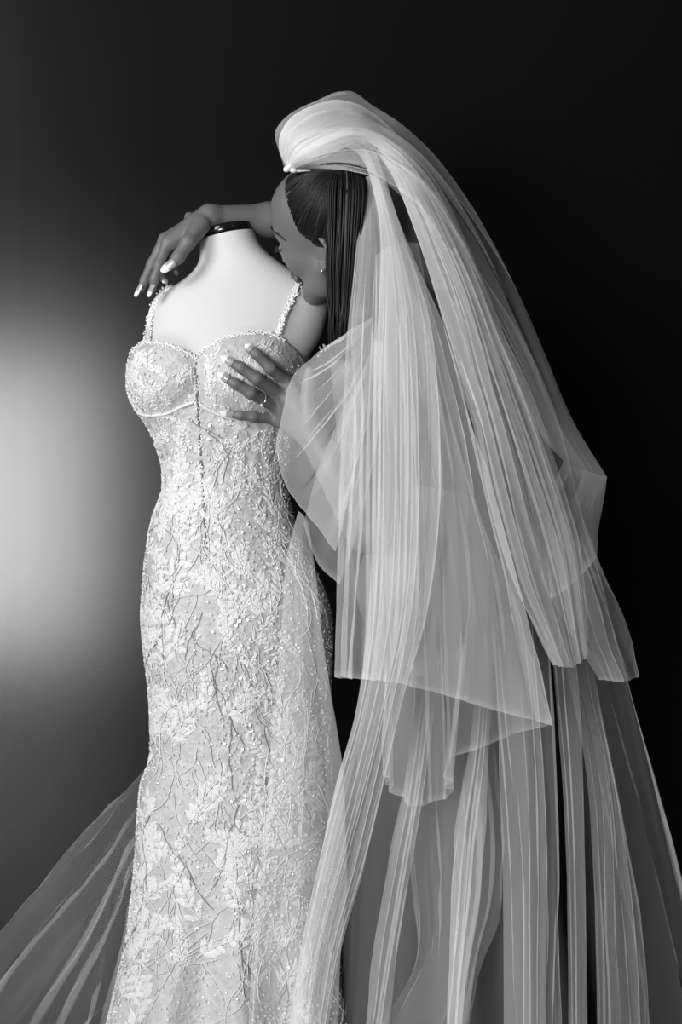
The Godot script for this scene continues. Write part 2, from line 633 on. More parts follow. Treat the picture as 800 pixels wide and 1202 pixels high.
# ------------------------------------------------------------------ dress form
func make_form() -> void:
	var t := thing("dress_form", "white fabric dress form with a black neck cap, wearing the beaded dress", "dress form", Vector3(-0.2, 0.0, 0.0))
	var base := -t.position
	var p := Pile.new()
	var pts := []
	var nu := 72
	var nv := 70
	for j in nv:
		var v := j / float(nv - 1)
		for i in nu:
			var phi := -TAU * i / nu
			var x0 := surf(phi, y_of(280.0)).x * K0 + 400.0
			var top := y_of(277.0 - (x0 - 265.0) * 0.19)          # the neck is cut a little askew
			var y := lerpf(y_of(780.0), top, v)
			var inset := -0.006 if row_of(y) > 380.0 else -0.006 * smoothstep(340.0, 380.0, row_of(y))
			pts.append(surf(phi, y, inset) + base)
	p.grid(pts, nu, nv, true)
	obj("torso", done(p), M.jersey, t)
	var axis := (P(297, 262) - P(232, 275)).normalized()
	var up := Vector3(-axis.y, axis.x, 0)
	var turn := Basis(axis, up, axis.cross(up))
	var c := obj("neck_cap", lathe([Vector2(0, -0.004), Vector2(0.044, -0.004), Vector2(0.0485, 0.0), Vector2(0.049, 0.005), Vector2(0.049, 0.011), Vector2(0.047, 0.014), Vector2(0.040, 0.016), Vector2(0.015, 0.017), Vector2(0.0, 0.017)]), M.black, t)
	c.transform = Transform3D(turn, P(265.5, 276.0) + base)
	var pole := obj("pole", lathe([Vector2(0, 0), Vector2(0.017, 0), Vector2(0.017, 0.85), Vector2(0, 0.85)], 20), M.iron, t)
	pole.position = Vector3(0, 0.03, 0) + Vector3(P(272, 700).x, 0, 0) + Vector3(0.2, 0, 0)
	var foot := obj("base_plate", lathe([Vector2(0, 0), Vector2(0.15, 0), Vector2(0.15, 0.012), Vector2(0.03, 0.03), Vector2(0, 0.03)], 32), M.iron, t)
	foot.position = Vector3(P(272, 700).x + 0.2, 0.0, 0)

# ------------------------------------------------------------------ wedding dress
func leaf(p: Pile, phi: float, y: float, dir: float, length: float, width: float, lift: float) -> void:   # a small domed lace leaf that lies on the dress
	var pts := []
	var a := (tab(right_edge, row_of(y)) - tab(left_edge, row_of(y))) * 0.5 / K0
	for j in 5:
		var s := j / 4.0
		var w := width * 0.5 * pow(sin(PI * (0.06 + 0.9 * s)), 0.8)
		for i in 3:
			var q := (i - 1.0) * w
			var dx := cos(dir) * s * length - sin(dir) * q
			var dy := sin(dir) * s * length + cos(dir) * q
			var sn := maxf(absf(sin(phi)), 0.35)
			pts.append(surf(phi - dx / (a * sn), y + dy, lift * (1.0 if i == 1 else 0.25) * (0.4 + 0.6 * sin(PI * s))))
	p.grid(pts, 3, 5)

func make_dress() -> void:
	var t := thing("wedding_dress", "white beaded lace wedding dress with sweetheart neckline, on the dress form", "wedding dress")
	# bodice and skirt
	var nu := 160
	var waist := y_of(575.0)
	for part in [["bodice", 0, 46], ["skirt", 1, 110]]:
		var p := Pile.new()
		var pts := []
		var nv: int = part[2]
		for j in nv:
			var v := j / float(nv - 1)
			for i in nu:
				var phi := -TAU * i / nu
				var y: float = lerpf(waist - 0.002, top_of_dress(phi), v) if part[1] == 0 else lerpf(0.012, waist + 0.002, v)
				var out := 0.0
				if part[1] == 0:
					out = 0.0012 * sin(phi * 26.0) * smoothstep(470.0, 510.0, row_of(y))       # boning channels
				pts.append(surf(phi, y, out))
		p.grid(pts, nu, nv, true)
		obj(part[0], done(p), M.lace, t)
	# the seam under each cup, the centre front trim and the neckline's edge
	for c in [[[152, 462], [160, 482], [172, 488], [195, 486], [212, 478], [228, 472]], [[234, 474], [250, 484], [275, 492], [300, 494], [325, 488], [345, 478]]]:
		var line := []
		for q in c:
			line.append(at_px(q[0], q[1], 0.002))
		var p := Pile.new()
		p.tube(resample(line, 30), [0.0028], 6)
		obj("underbust_seam", done(p), M.thread, t)
	var beads := []
	var dark := []
	for i in 64:
		var s := i / 63.0
		var q := at_px(lerpf(229, 243, s) + rng.randf_range(-0.9, 0.9), lerpf(419, 660, s), 0.001)
		if rng.randf() < 0.72:
			dark.append(Transform3D(Basis.from_scale(Vector3(1.2, 1.9, 0.9) * rng.randf_range(0.7, 1.3)), q))
		beads.append(Transform3D(Basis.from_scale(Vector3.ONE * rng.randf_range(0.7, 1.1)), q + Vector3(0.0035 * (1 if i % 2 else -1), 0, 0)))
	var bead := SphereMesh.new()
	bead.radius = 0.0015
	bead.height = 0.003
	bead.radial_segments = 8
	bead.rings = 5
	stuff("centre_seam_beads", bead, M.seam_bead, dark, t)
	for i in 210:                                                  # beads along the neckline
		var px := lerpf(152, 360, i / 239.0)
		for k in 2:
			var q := at_px(px, tab(neckline, px) + rng.randf_range(-1.0, 4.0), 0.0015)
			beads.append(Transform3D(Basis.from_scale(Vector3.ONE * rng.randf_range(0.6, 1.25)), q))
	# shoulder straps: a ribbon covered in beads
	var straps := [[[172, 402], [174, 385], [178, 365], [185, 350]], [[326, 392], [331, 377], [338, 360], [345, 345], [348, 338]]]
	var over := [[[339, 3.00], [338, 3.25], [348, 3.55], [385, 3.9], [434, 4.05]], [[328, 0.45], [326, 0.0], [332, -0.4], [385, -0.8], [434, -0.95]]]
	for k in 2:
		var line := []
		for q in straps[k]:
			line.append(at_px(q[0], q[1], 0.003))
		for q in over[k]:
			line.append(surf(q[1], y_of(q[0]), 0.003))
		line = resample(line, 44)
		var p := Pile.new()
		p.tube(line, [0.0048], 8, Color.WHITE, 0.45, Vector3(0, 0.3, 1))
		obj("strap", done(p), M.thread, t)
		for i in 200:
			var q: Vector3 = line[rng.randi_range(0, 24)]
			beads.append(Transform3D(Basis.from_scale(Vector3.ONE * rng.randf_range(0.7, 1.3)), q + Vector3(rng.randf_range(-0.006, 0.006), rng.randf_range(-0.005, 0.005), 0.002)))
	# lace sprays: a stem with pairs of leaves, lying on the fabric
	var n := 0
	while n < 290:
		var row := rng.randf_range(430.0, 1300.0)
		var phi := rng.randf_range(0.08, PI - 0.08) if n < 250 else rng.randf_range(PI, TAU)
		var y := y_of(row)
		if n < 50:                                                 # the cups and the bodice are the most densely worked
			row = rng.randf_range(415.0, 490.0) if n < 32 else rng.randf_range(490.0, 640.0)
			y = y_of(row)
			phi = rng.randf_range(0.5, PI - 0.1)
		var p := Pile.new()
		var dir := PI / 2 + rng.randfn(0.0, 0.55)
		var size := rng.randf_range(0.05, 0.12) * (0.5 if row < 600 else 1.0)
		var bendy := rng.randf_range(-0.9, 0.9)
		var a := (tab(right_edge, row) - tab(left_edge, row)) * 0.5 / K0
		var at := Vector2(phi, y)
		var line := []
		var steps := 9
		for i in steps:
			var s := i / float(steps - 1)
			var d := dir + bendy * s
			line.append(surf(at.x, at.y, 0.0012))
			if i > 0:
				for side in [-1.0, 1.0]:
					if rng.randf() < 0.85:
						leaf(p, at.x, at.y, d + side * rng.randf_range(0.5, 1.1), size * rng.randf_range(0.16, 0.30) * (1.15 - 0.5 * s), size * rng.randf_range(0.07, 0.11), rng.randf_range(0.0015, 0.0035))
			at += Vector2(-cos(d) / (a * maxf(absf(sin(at.x)), 0.35)), sin(d)) * size / steps
			if top_of_dress(at.x) < at.y + 0.02:
				break
		if line.size() > 2:
			p.tube(line, [0.0012], 5)
		if p.f.is_empty():
			continue
		obj("lace_spray", done(p), M.thread, t)
		n += 1
	# embroidered vines: long thin branching threads, white or dark
	for k in 130:
		var row := rng.randf_range(490.0, 1290.0)
		var phi := rng.randf_range(0.12, PI - 0.12)
		var at := Vector2(phi, y_of(row))
		var d := -PI / 2 + rng.randfn(0.0, 0.35)
		var p := Pile.new()
		var size := rng.randf_range(0.06, 0.16)
		var radius := rng.randf_range(0.0006, 0.0011)
		var a := (tab(right_edge, row) - tab(left_edge, row)) * 0.5 / K0
		for branch in 3:
			var q := at
			var dd := d + rng.randf_range(-0.4, 0.4)
			var line := []
			for i in 14:
				dd += rng.randf_range(-0.35, 0.35)
				line.append(surf(q.x, q.y, 0.0018))
				q += Vector2(-cos(dd) / (a * maxf(absf(sin(q.x)), 0.35)), sin(dd)) * size / 14.0
				if q.y < 0.03:
					break
				if i == 5 + branch * 2:
					at = q
			if line.size() > 2:
				p.tube(line, [radius], 4)
		obj("embroidered_vine", done(p), M.dark_thread if k % 5 == 0 else M.thread, t)
	# sequins and beads strewn over the lace, thicker along a few runs
	var seq := []
	for i in 3400:
		var row := rng.randf_range(415.0, 1310.0)
		var phi := rng.randf_range(0.0, PI) if i < 2900 else rng.randf_range(PI, TAU)
		var big := rng.randf_range(0.5, 1.0)
		if i < 520:                                                # runs of larger sequins down the front
			row = rng.randf_range(480.0, 1240.0)
			var run := lerpf(282.0, 300.0, sin(row * 0.013) * 0.5 + 0.5) + 26.0 * smoothstep(800, 1000, row) + rng.randfn(0.0, 20.0)
			phi = phi_y(run, row).x
			big = rng.randf_range(0.5, 1.25)
		var y := y_of(row)
		if y > top_of_dress(phi) - 0.006:
			continue
		var nrm := surf_normal(phi, y)
		if sin(phi) > 0 and nrm.z < 0:
			nrm = -nrm
		nrm = (nrm + (Vector3(-0.22, 0.08, 0.0) if i < 520 else Vector3.ZERO) + Vector3(rng.randfn(0, 0.28), rng.randfn(0, 0.28), rng.randfn(0, 0.28))).normalized()
		var side := nrm.cross(Vector3(0.3, 1, 0.2)).normalized()
		seq.append(Transform3D(Basis(side, nrm, side.cross(nrm)).scaled_local(Vector3.ONE * big), surf(phi, y, 0.0028)))
	for i in 2600:
		var row := rng.randf_range(415.0, 1310.0)
		var phi := rng.randf_range(-0.2, PI + 0.2)
		if i < 700:
			phi = PI + rng.randf_range(-0.25, 0.12)                # the outline towards the glow is knobbly with beads
		var y := y_of(row)
		if y > top_of_dress(phi) - 0.004:
			continue
		beads.append(Transform3D(Basis.from_scale(Vector3.ONE * rng.randf_range(0.6, 1.5)), surf(phi, y, 0.0012)))
	var disc := CylinderMesh.new()
	disc.top_radius = 0.0022
	disc.bottom_radius = 0.0026
	disc.height = 0.0007
	disc.radial_segments = 10
	disc.rings = 0
	stuff("sequins", disc, M.sequin, seq, t)
	stuff("beads", bead, M.pearl, beads, t)
	# the sheer train that spreads to the left
	sheet("train", t, M.train, [
		[[172, 900, -0.04], [160, 915, -0.06], [100, 986, -0.08], [0, 1112, -0.08], [-130, 1270, -0.06]],
		[[172, 925, -0.02], [150, 975, -0.05], [90, 1065, -0.03], [10, 1165, -0.02], [-90, 1300, 0.0]],
		[[170, 960, 0.0], [150, 1010, -0.02], [112, 1100, 0.02], [60, 1200, 0.05], [0, 1330, 0.06]],
		[[166, 1010, 0.0], [150, 1070, 0.01], [130, 1140, 0.03], [105, 1230, 0.08], [75, 1335, 0.10]],
		[[162, 1060, 0.0], [152, 1110, 0.02], [140, 1170, 0.05], [125, 1250, 0.09], [110, 1338, 0.11]]],
		160, 50, {"alpha": 0.065, "freq": 5.0, "amp": 0.35, "lat": 0.16, "streak": 0.9, "seed": 3})

# ------------------------------------------------------------------ sheets of tulle
# guides run along the fabric's fall, given as (column, row, distance); pleats are laid across them
func sheet(called: String, parent: Node3D, m: Material, guides: Array, nu: int, nv: int, o: Dictionary) -> void:
	var g := []
	for line in guides:
		var w := []
		for q in line:
			w.append(P(q[0], q[1], q[2]) - parent.position)
		g.append(resample(w, nv))
	var n := g.size()
	var us := [0.0, 0.003, 0.005]
	for i in range(1, nu):
		us.append(lerpf(0.005, 0.995, i / float(nu)))
	us.append_array([0.995, 0.997, 1.0])
	var count := us.size()
	var freq: float = o.get("freq", 6.0)
	var amp: float = o.get("amp", 0.4)
	var lat: float = o.get("lat", 0.14)
	var alpha: float = o.get("alpha", 0.2)
	var strength: float = o.get("streak", 0.6)
	var sd: float = o.get("seed", 1) * 37.7
	var ramp: float = o.get("ramp", 0.15)
	var edge: float = o.get("edge", 0.34)
	var hem: float = o.get("hem", 0.3)
	var gather: float = o.get("gather", 0.6)
	var rim: float = o.get("rim", 0.0)
	var fade: float = o.get("fade", 0.0)
	var fade_end: float = o.get("fade_end", 0.0)
	var widest := 0.0
	for j in nv:
		widest = maxf(widest, g[0][j].distance_to(g[n - 1][j]))
	var v := PackedVector3Array()
	var dep := PackedVector3Array()
	var c := PackedColorArray()
	var f := PackedInt32Array()
	for j in nv:
		var s := j / float(nv - 1)
		var across: Vector3 = g[n - 1][j] - g[0][j]
		var width := maxf(across.length(), 0.004)
		var along: Vector3 = (g[n / 2][mini(j + 1, nv - 1)] - g[n / 2][maxi(j - 1, 0)]).normalized()
		var lat_dir := across.normalized()
		var depth := lat_dir.cross(along).normalized()
		if depth.z < 0:
			depth = -depth
		var pitch := width / freq
		var rise := smoothstep(0.0, ramp, s) * (1.0 - rim * smoothstep(0.55, 1.0, s))
		var full := pow(widest / width, gather)
		for k in count:
			var u: float = us[k]
			var x := u * (n - 1)
			var i := mini(int(x), n - 2)
			var p: Vector3
			if n == 2:
				p = g[0][j].lerp(g[1][j], u)
			else:
				p = cr(g[maxi(i - 1, 0)][j], g[i][j], g[i + 1][j], g[mini(i + 2, n - 1)][j], x - i)
			var wob := noise.get_noise_2d(u * freq * 14.0 + sd, s * 20.0 + sd)
			var wob2 := noise.get_noise_2d(u * freq * 40.0 - sd, s * 24.0 + sd * 2.0)
			var phase := TAU * freq * u + 3.4 * wob + sd
			p += depth * (amp * pitch * rise * (sin(phase) + o.get("ripple", 0.1) * wob2))
			p += lat_dir * (lat * pitch * rise * sin(2.0 * phase + 0.7))
			var line1 := pow(1.0 - absf(noise.get_noise_2d(u * freq * 24.0 * o.get("fine", 1.0) + sd, s * 7.0)), 22.0)
			var line2 := 0.5 + 0.5 * noise.get_noise_2d(u * freq * 14.0 + sd * 3.0, s * 12.0 + 50.0)
			var a := alpha * (1.0 + strength * (0.6 * line1 * line2 + 0.7 * (line2 - 0.5) - 0.12)) * smoothstep(fade * 0.3, fade, s + 1e-5) * (1.0 if fade_end == 0.0 else 1.0 - 0.95 * smoothstep(1.0 - fade_end, 1.0, s))
			a = 1.0 - pow(1.0 - clampf(a, 0.01, 0.9), full)
			if edge > 0 and (k < 2 or k > count - 3):
				a = maxf(a, edge * smoothstep(fade * 0.3, fade, s + 1e-5))
			if hem > 0 and j >= nv - 1:
				a = maxf(a, hem)
			v.append(p)
			dep.append(depth)
			c.append(Color(1, 1, 1, clampf(a, 0.0, 0.92)))
	for j in nv - 1:
		for k in count - 1:
			var a := j * count + k
			f.append_array([a, a + count, a + 1, a + 1, a + count, a + count + 1])
	obj(called, build(v, f, c, PackedVector2Array(), dep), m, parent)

func make_veil() -> void:
	var t := thing("bridal_veil", "long layered white tulle veil gathered at the bride's crown, falling to the floor", "veil")
	var m: Material = M.tulle
	# --- rear: the longest tier, floor length, one wide thin sheet
	sheet("long_tier", t, m, [
		[[400, 195, 0.10], [470, 420, 0.02], [440, 640, -0.05], [430, 860, -0.05], [410, 1060, 0.0], [380, 1330, 0.05]],
		[[420, 180, 0.10], [530, 420, -0.05], [520, 640, -0.12], [520, 860, -0.1], [515, 1060, -0.05], [500, 1335, 0.0]],
		[[440, 175, 0.08], [580, 420, -0.05], [620, 640, -0.15], [640, 860, -0.15], [650, 1060, -0.12], [650, 1335, -0.05]],
		[[460, 175, 0.06], [625, 420, 0.0], [698, 650, -0.05], [756, 850, -0.08], [806, 1040, -0.1], [880, 1335, -0.05]]],
		260, 70, {"alpha": 0.09, "freq": 7.0, "amp": 0.25, "lat": 0.10, "streak": 0.5, "seed": 11, "gather": 0.25})
	# --- hanging panels of the long tier, nearer the camera
	sheet("long_tier_panel", t, m, [
		[[560, 560, 0.20], [580, 800, 0.22], [592, 1000, 0.24], [594, 1335, 0.26]],
		[[600, 560, 0.24], [620, 800, 0.27], [628, 1000, 0.30], [630, 1335, 0.33]],
		[[640, 560, 0.20], [648, 800, 0.22], [656, 1000, 0.24], [656, 1335, 0.26]]],
		90, 50, {"alpha": 0.20, "freq": 3.0, "amp": 0.2, "lat": 0.12, "streak": 0.5, "fade": 0.45, "seed": 12, "ramp": 0.3})
	sheet("long_tier_panel", t, m, [
		[[630, 560, 0.12], [650, 800, 0.14], [664, 1000, 0.16], [668, 1335, 0.18]],
		[[650, 560, 0.14], [676, 800, 0.17], [686, 1000, 0.18], [690, 1335, 0.20]]],
		50, 40, {"alpha": 0.16, "freq": 2.0, "amp": 0.2, "lat": 0.12, "streak": 0.4, "fade": 0.45, "seed": 13, "ramp": 0.3})
	sheet("long_tier_panel", t, m, [
		[[640, 600, 0.05], [668, 790, 0.06], [695, 960, 0.07], [704, 1335, 0.1]],
		[[660, 620, 0.05], [690, 800, 0.08], [718, 960, 0.1], [732, 1335, 0.14]],
		[[672, 640, 0.05], [704, 830, 0.06], [736, 990, 0.07], [757, 1120, 0.08], [766, 1335, 0.1]]],
		80, 50, {"alpha": 0.17, "freq": 2.5, "amp": 0.25, "lat": 0.12, "streak": 0.6, "fade": 0.45, "seed": 14, "ramp": 0.3})
	sheet("long_tier_panel", t, m, [
		[[560, 700, 0.30], [556, 850, 0.31], [532, 1000, 0.32], [526, 1160, 0.33], [516, 1335, 0.33]],
		[[578, 700, 0.30], [574, 860, 0.31], [562, 1040, 0.33], [545, 1160, 0.34], [530, 1335, 0.34]]],
		40, 40, {"alpha": 0.24, "freq": 1.5, "amp": 0.25, "lat": 0.14, "streak": 0.5, "fade": 0.45, "seed": 15})
	sheet("long_tier_panel", t, m, [
		[[505, 700, 0.28], [480, 900, 0.31], [448, 1060, 0.33], [412, 1335, 0.35]],
		[[520, 700, 0.28], [502, 900, 0.31], [478, 1060, 0.33], [432, 1335, 0.35]]],
		40, 40, {"alpha": 0.24, "freq": 1.5, "amp": 0.25, "lat": 0.14, "streak": 0.5, "fade": 0.45, "seed": 16})
	sheet("long_tier_panel", t, m, [
		[[470, 760, 0.22], [474, 900, 0.24], [480, 1022, 0.26], [490, 1126, 0.28], [440, 1220, 0.28], [400, 1335, 0.28]],
		[[520, 760, 0.22], [530, 900, 0.24], [534, 1050, 0.26], [530, 1180, 0.28], [500, 1260, 0.28], [480, 1335, 0.28]],
		[[575, 760, 0.20], [585, 900, 0.22], [590, 1050, 0.24], [560, 1140, 0.26], [545, 1230, 0.26], [530, 1335, 0.26]]],
		90, 50, {"alpha": 0.13, "freq": 2.5, "amp": 0.2, "lat": 0.13, "streak": 0.5, "fade": 0.45, "seed": 17, "ramp": 0.3})
	# --- right rear tier with its hem at the wrist-length edge
	sheet("short_tier", t, m, [
		[[600, 560, 0.06], [640, 680, 0.06], [672, 740, 0.06], [706, 798, 0.06]],
		[[640, 560, 0.10], [672, 650, 0.12], [705, 740, 0.12], [730, 800, 0.12]],
		[[668, 560, 0.06], [697, 648, 0.05], [733, 738, 0.05], [750, 795, 0.05]]],
		60, 40, {"alpha": 0.17, "freq": 2.0, "amp": 0.2, "lat": 0.10, "streak": 0.4, "fade": 0.45, "seed": 18})
	# --- middle tier under the dense bands, with the pointed hem
	sheet("short_tier", t, m, [
		[[440, 300, 0.22], [440, 480, 0.26], [446, 700, 0.28], [450, 912, 0.28]],
		[[455, 290, 0.24], [480, 480, 0.28], [484, 700, 0.30], [480, 944, 0.30]],
		[[470, 285, 0.24], [510, 480, 0.26], [522, 700, 0.28], [527, 932, 0.28]],
		[[480, 285, 0.22], [522, 500, 0.22], [562, 700, 0.24], [530, 892, 0.26]],
		[[490, 285, 0.20], [534, 500, 0.18], [604, 720, 0.2], [640, 851, 0.22]]],
		160, 60, {"alpha": 0.15, "freq": 5.0, "amp": 0.22, "lat": 0.12, "streak": 0.6, "seed": 19, "gather": 0.4})
	# --- left bouffant: thin folds that fan out from under the gather
	sheet("side_pouf", t, m, [
		[[436, 372, 0.27], [420, 384, 0.27], [400, 396, 0.27], [384, 406, 0.26]],
		[[436, 376, 0.28], [410, 402, 0.30], [375, 426, 0.30], [344, 441, 0.27]],
		[[436, 380, 0.28], [405, 422, 0.31], [362, 466, 0.31], [330, 492, 0.27]],
		[[436, 386, 0.28], [404, 446, 0.32], [355, 510, 0.32], [325, 532, 0.27]],
		[[438, 392, 0.28], [408, 470, 0.32], [362, 548, 0.32], [338, 575, 0.27]],
		[[440, 398, 0.28], [415, 490, 0.32], [385, 580, 0.31], [362, 606, 0.27]],
		[[444, 404, 0.28], [424, 510, 0.31], [405, 610, 0.30], [394, 648, 0.27]]],
		170, 46, {"alpha": 0.24, "freq": 5.0, "amp": 0.14, "lat": 0.11, "streak": 0.4, "rim": 0.9, "seed": 20, "gather": 0.2, "ramp": 0.5})
	sheet("side_pouf", t, m, [
		[[440, 400, 0.2], [410, 470, 0.2], [372, 555, 0.2], [356, 615, 0.2]],
		[[446, 400, 0.2], [425, 500, 0.21], [390, 610, 0.21], [372, 660, 0.2]],
		[[452, 400, 0.2], [440, 520, 0.2], [415, 640, 0.2], [398, 686, 0.2]]],
		60, 36, {"alpha": 0.17, "freq": 2.0, "amp": 0.16, "lat": 0.1, "streak": 0.4, "rim": 0.9, "seed": 21, "gather": 0.2})
	# --- a narrow layer that hangs before the right side of the dress
	sheet("inner_layer", t, m, [
		[[350, 600, 0.21], [336, 660, 0.22], [330, 760, 0.22], [316, 900, 0.22], [300, 1060, 0.24], [285, 1335, 0.28]],
		[[356, 605, 0.23], [352, 680, 0.24], [356, 780, 0.24], [356, 900, 0.25], [350, 1060, 0.27], [330, 1335, 0.31]],
		[[362, 615, 0.22], [376, 720, 0.23], [390, 830, 0.23], [402, 925, 0.24], [404, 1060, 0.26], [390, 1335, 0.30]]],
		80, 50, {"alpha": 0.20, "freq": 2.0, "amp": 0.15, "lat": 0.06, "streak": 0.5, "seed": 22, "gather": 0.1})
	# --- front fall with the straight left edge
	sheet("front_fall", t, m, [
		[[428, 208, 0.21], [417, 300, 0.26], [408, 400, 0.30], [401, 550, 0.33], [398, 680, 0.34], [395, 795, 0.34]],
		[[434, 206, 0.22], [440, 300, 0.28], [438, 420, 0.33], [436, 560, 0.36], [436, 690, 0.37], [434, 798, 0.37]],
		[[440, 205, 0.22], [460, 300, 0.28], [476, 420, 0.33], [482, 560, 0.36], [484, 690, 0.37], [480, 805, 0.37]],
		[[447, 205, 0.22], [484, 300, 0.27], [526, 400, 0.30], [566, 540, 0.33], [603, 680, 0.34], [628, 780, 0.34], [644, 851, 0.34]]],
		220, 70, {"alpha": 0.20, "freq": 6.0, "amp": 0.22, "lat": 0.13, "streak": 0.8, "seed": 23, "gather": 0.30, "ramp": 0.4})
	# --- dense band down the middle that sweeps to the lower left
	sheet("gathered_band", t, m, [
		[[402, 172, 0.20], [420, 180, 0.22], [434, 208, 0.24], [446, 270, 0.27], [446, 350, 0.31], [440, 450, 0.35], [438, 600, 0.38], [434, 720, 0.39], [420, 830, 0.40], [396, 918, 0.40], [376, 1000, 0.40], [352, 1120, 0.40], [322, 1335, 0.40]],
		[[408, 168, 0.21], [428, 174, 0.23], [443, 208, 0.26], [460, 270, 0.29], [474, 350, 0.34], [478, 450, 0.38], [478, 600, 0.41], [470, 720, 0.42], [448, 830, 0.43], [424, 930, 0.43], [402, 1010, 0.43], [372, 1130, 0.43], [345, 1335, 0.43]],
		[[414, 165, 0.20], [436, 172, 0.22], [452, 210, 0.24], [476, 285, 0.27], [504, 368, 0.31], [516, 470, 0.35], [516, 600, 0.38], [500, 720, 0.39], [472, 820, 0.40], [450, 918, 0.40], [426, 1020, 0.40], [394, 1137, 0.40], [366, 1335, 0.40]]],
		150, 80, {"alpha": 0.25, "freq": 4.5, "amp": 0.22, "lat": 0.14, "streak": 0.9, "seed": 24, "gather": 0.5, "ramp": 0.3})
	# --- dense right band that rises from the comb over the crown and falls down her back
	sheet("gathered_band", t, m, [
		[[337, 201, 0.20], [355, 194, 0.22], [383, 184, 0.23], [408, 172, 0.22], [430, 168, 0.20], [458, 203, 0.22], [486, 270, 0.27], [510, 348, 0.30], [531, 426, 0.32], [554, 500, 0.33], [570, 580, 0.33], [598, 680, 0.32], [626, 736, 0.31], [650, 781, 0.30]],
		[[337, 199, 0.21], [350, 184, 0.25], [380, 168, 0.27], [415, 158, 0.26], [448, 168, 0.24], [484, 206, 0.26], [520, 280, 0.30], [550, 350, 0.33], [578, 440, 0.35], [606, 530, 0.35], [634, 630, 0.33], [654, 712, 0.31], [672, 783, 0.29]],
		[[336, 197, 0.20], [345, 176, 0.22], [372, 158, 0.23], [410, 150, 0.22], [456, 163, 0.20], [506, 208, 0.20], [545, 284, 0.22], [583, 380, 0.24], [614, 445, 0.25], [648, 540, 0.25], [674, 620, 0.25], [686, 690, 0.25], [692, 768, 0.25]]],
		190, 90, {"alpha": 0.33, "freq": 5.0, "amp": 0.2, "lat": 0.14, "streak": 0.9, "seed": 25, "gather": 0.7, "ramp": 0.25})
	sheet("gathered_band", t, m, [
		[[337, 200, 0.12], [350, 190, 0.13], [383, 182, 0.14], [430, 172, 0.13], [462, 215, 0.12], [508, 300, 0.12], [546, 400, 0.12], [585, 500, 0.12], [625, 640, 0.12], [645, 740, 0.12]],
		[[336, 197, 0.12], [340, 170, 0.10], [372, 152, 0.10], [440, 156, 0.08], [500, 208, 0.06], [543, 290, 0.05], [583, 390, 0.05], [626, 490, 0.05], [668, 620, 0.05], [690, 740, 0.05]]],
		100, 60, {"alpha": 0.22, "freq": 4.0, "amp": 0.2, "lat": 0.14, "fade_end": 0.5, "hem": 0.0, "streak": 0.8, "seed": 26, "gather": 0.4})
	# --- the puff at the crown
	sheet("crown_puff", t, m, [
		[[337, 199, 0.19], [329, 178, 0.2], [331, 156, 0.2], [350, 136, 0.18], [385, 121, 0.16], [415, 124, 0.14], [440, 138, 0.13], [462, 158, 0.13]],
		[[338, 199, 0.20], [336, 180, 0.23], [346, 164, 0.25], [372, 150, 0.25], [400, 144, 0.23], [425, 144, 0.21], [442, 152, 0.19], [458, 166, 0.17]],
		[[340, 200, 0.20], [348, 190, 0.22], [364, 180, 0.24], [388, 170, 0.24], [410, 164, 0.23], [428, 162, 0.21], [440, 168, 0.2], [452, 178, 0.2]]],
		70, 40, {"alpha": 0.5, "freq": 3.0, "amp": 0.2, "lat": 0.12, "streak": 0.4, "seed": 27, "gather": 0.3})
	# --- outer layer: over the crown, along the right outline to the elbow-length fold
	sheet("outer_layer", t, m, [
		[[334, 198, 0.18], [325, 170, 0.2], [323, 154, 0.2], [340, 134, 0.18], [372, 117, 0.15], [404, 105, 0.12], [428, 123, 0.10], [466, 148, 0.10], [511, 190, 0.10], [562, 258, 0.11], [607, 335, 0.12], [641, 418, 0.13], [672, 494, 0.14], [712, 560, 0.15]],
		[[342, 199, 0.21], [345, 190, 0.25], [350, 178, 0.28], [368, 165, 0.29], [395, 155, 0.29], [425, 152, 0.28], [455, 165, 0.28], [487, 190, 0.29], [520, 230, 0.27], [557, 290, 0.24], [590, 355, 0.21], [625, 430, 0.19], [655, 500, 0.18], [688, 554, 0.17]],
		[[350, 200, 0.21], [362, 198, 0.23], [380, 198, 0.26], [400, 200, 0.28], [420, 204, 0.30], [440, 209, 0.31], [470, 224, 0.33], [500, 246, 0.34], [535, 300, 0.29], [565, 360, 0.25], [590, 420, 0.22], [615, 475, 0.20], [638, 515, 0.19], [661, 541, 0.19]]],
		110, 80, {"alpha": 0.26, "edge": 0.65, "freq": 3.0, "amp": 0.12, "lat": 0.07, "streak": 0.6, "seed": 28, "gather": 0.1, "ramp": 0.3, "rim": 0.95})
	sheet("outer_layer", t, m, [
		[[661, 541, 0.19], [650, 580, 0.24], [642, 620, 0.28], [640, 660, 0.30], [646, 702, 0.29]],
		[[684, 552, 0.17], [676, 590, 0.21], [670, 620, 0.25], [664, 660, 0.27], [655, 698, 0.28]],
		[[712, 560, 0.15], [706, 596, 0.17], [699, 636, 0.2], [694, 660, 0.23], [672, 684, 0.27]]],
		50, 36, {"alpha": 0.36, "edge": 0.7, "hem": 0.7, "freq": 1.5, "amp": 0.05, "lat": 0.04, "streak": 0.5, "seed": 29})
	# the white comb that holds the gather
	var p := Pile.new()
	p.ball(P(337, 198, 0.215), Vector3(0.007, 0.0055, 0.006), Basis(Vector3(0, 0, 1), 0.5))
	p.ball(P(344, 200, 0.213), Vector3(0.007, 0.0045, 0.006), Basis(Vector3(0, 0, 1), -0.2))
	p.tube([P(346, 200.5, 0.212), P(356, 200, 0.21), P(366, 200, 0.206)], [0.003, 0.0024, 0.0015], 8)
	obj("comb", done(p), M.pearl, t)

# ------------------------------------------------------------------ the bride
var head_at := Transform3D.IDENTITY

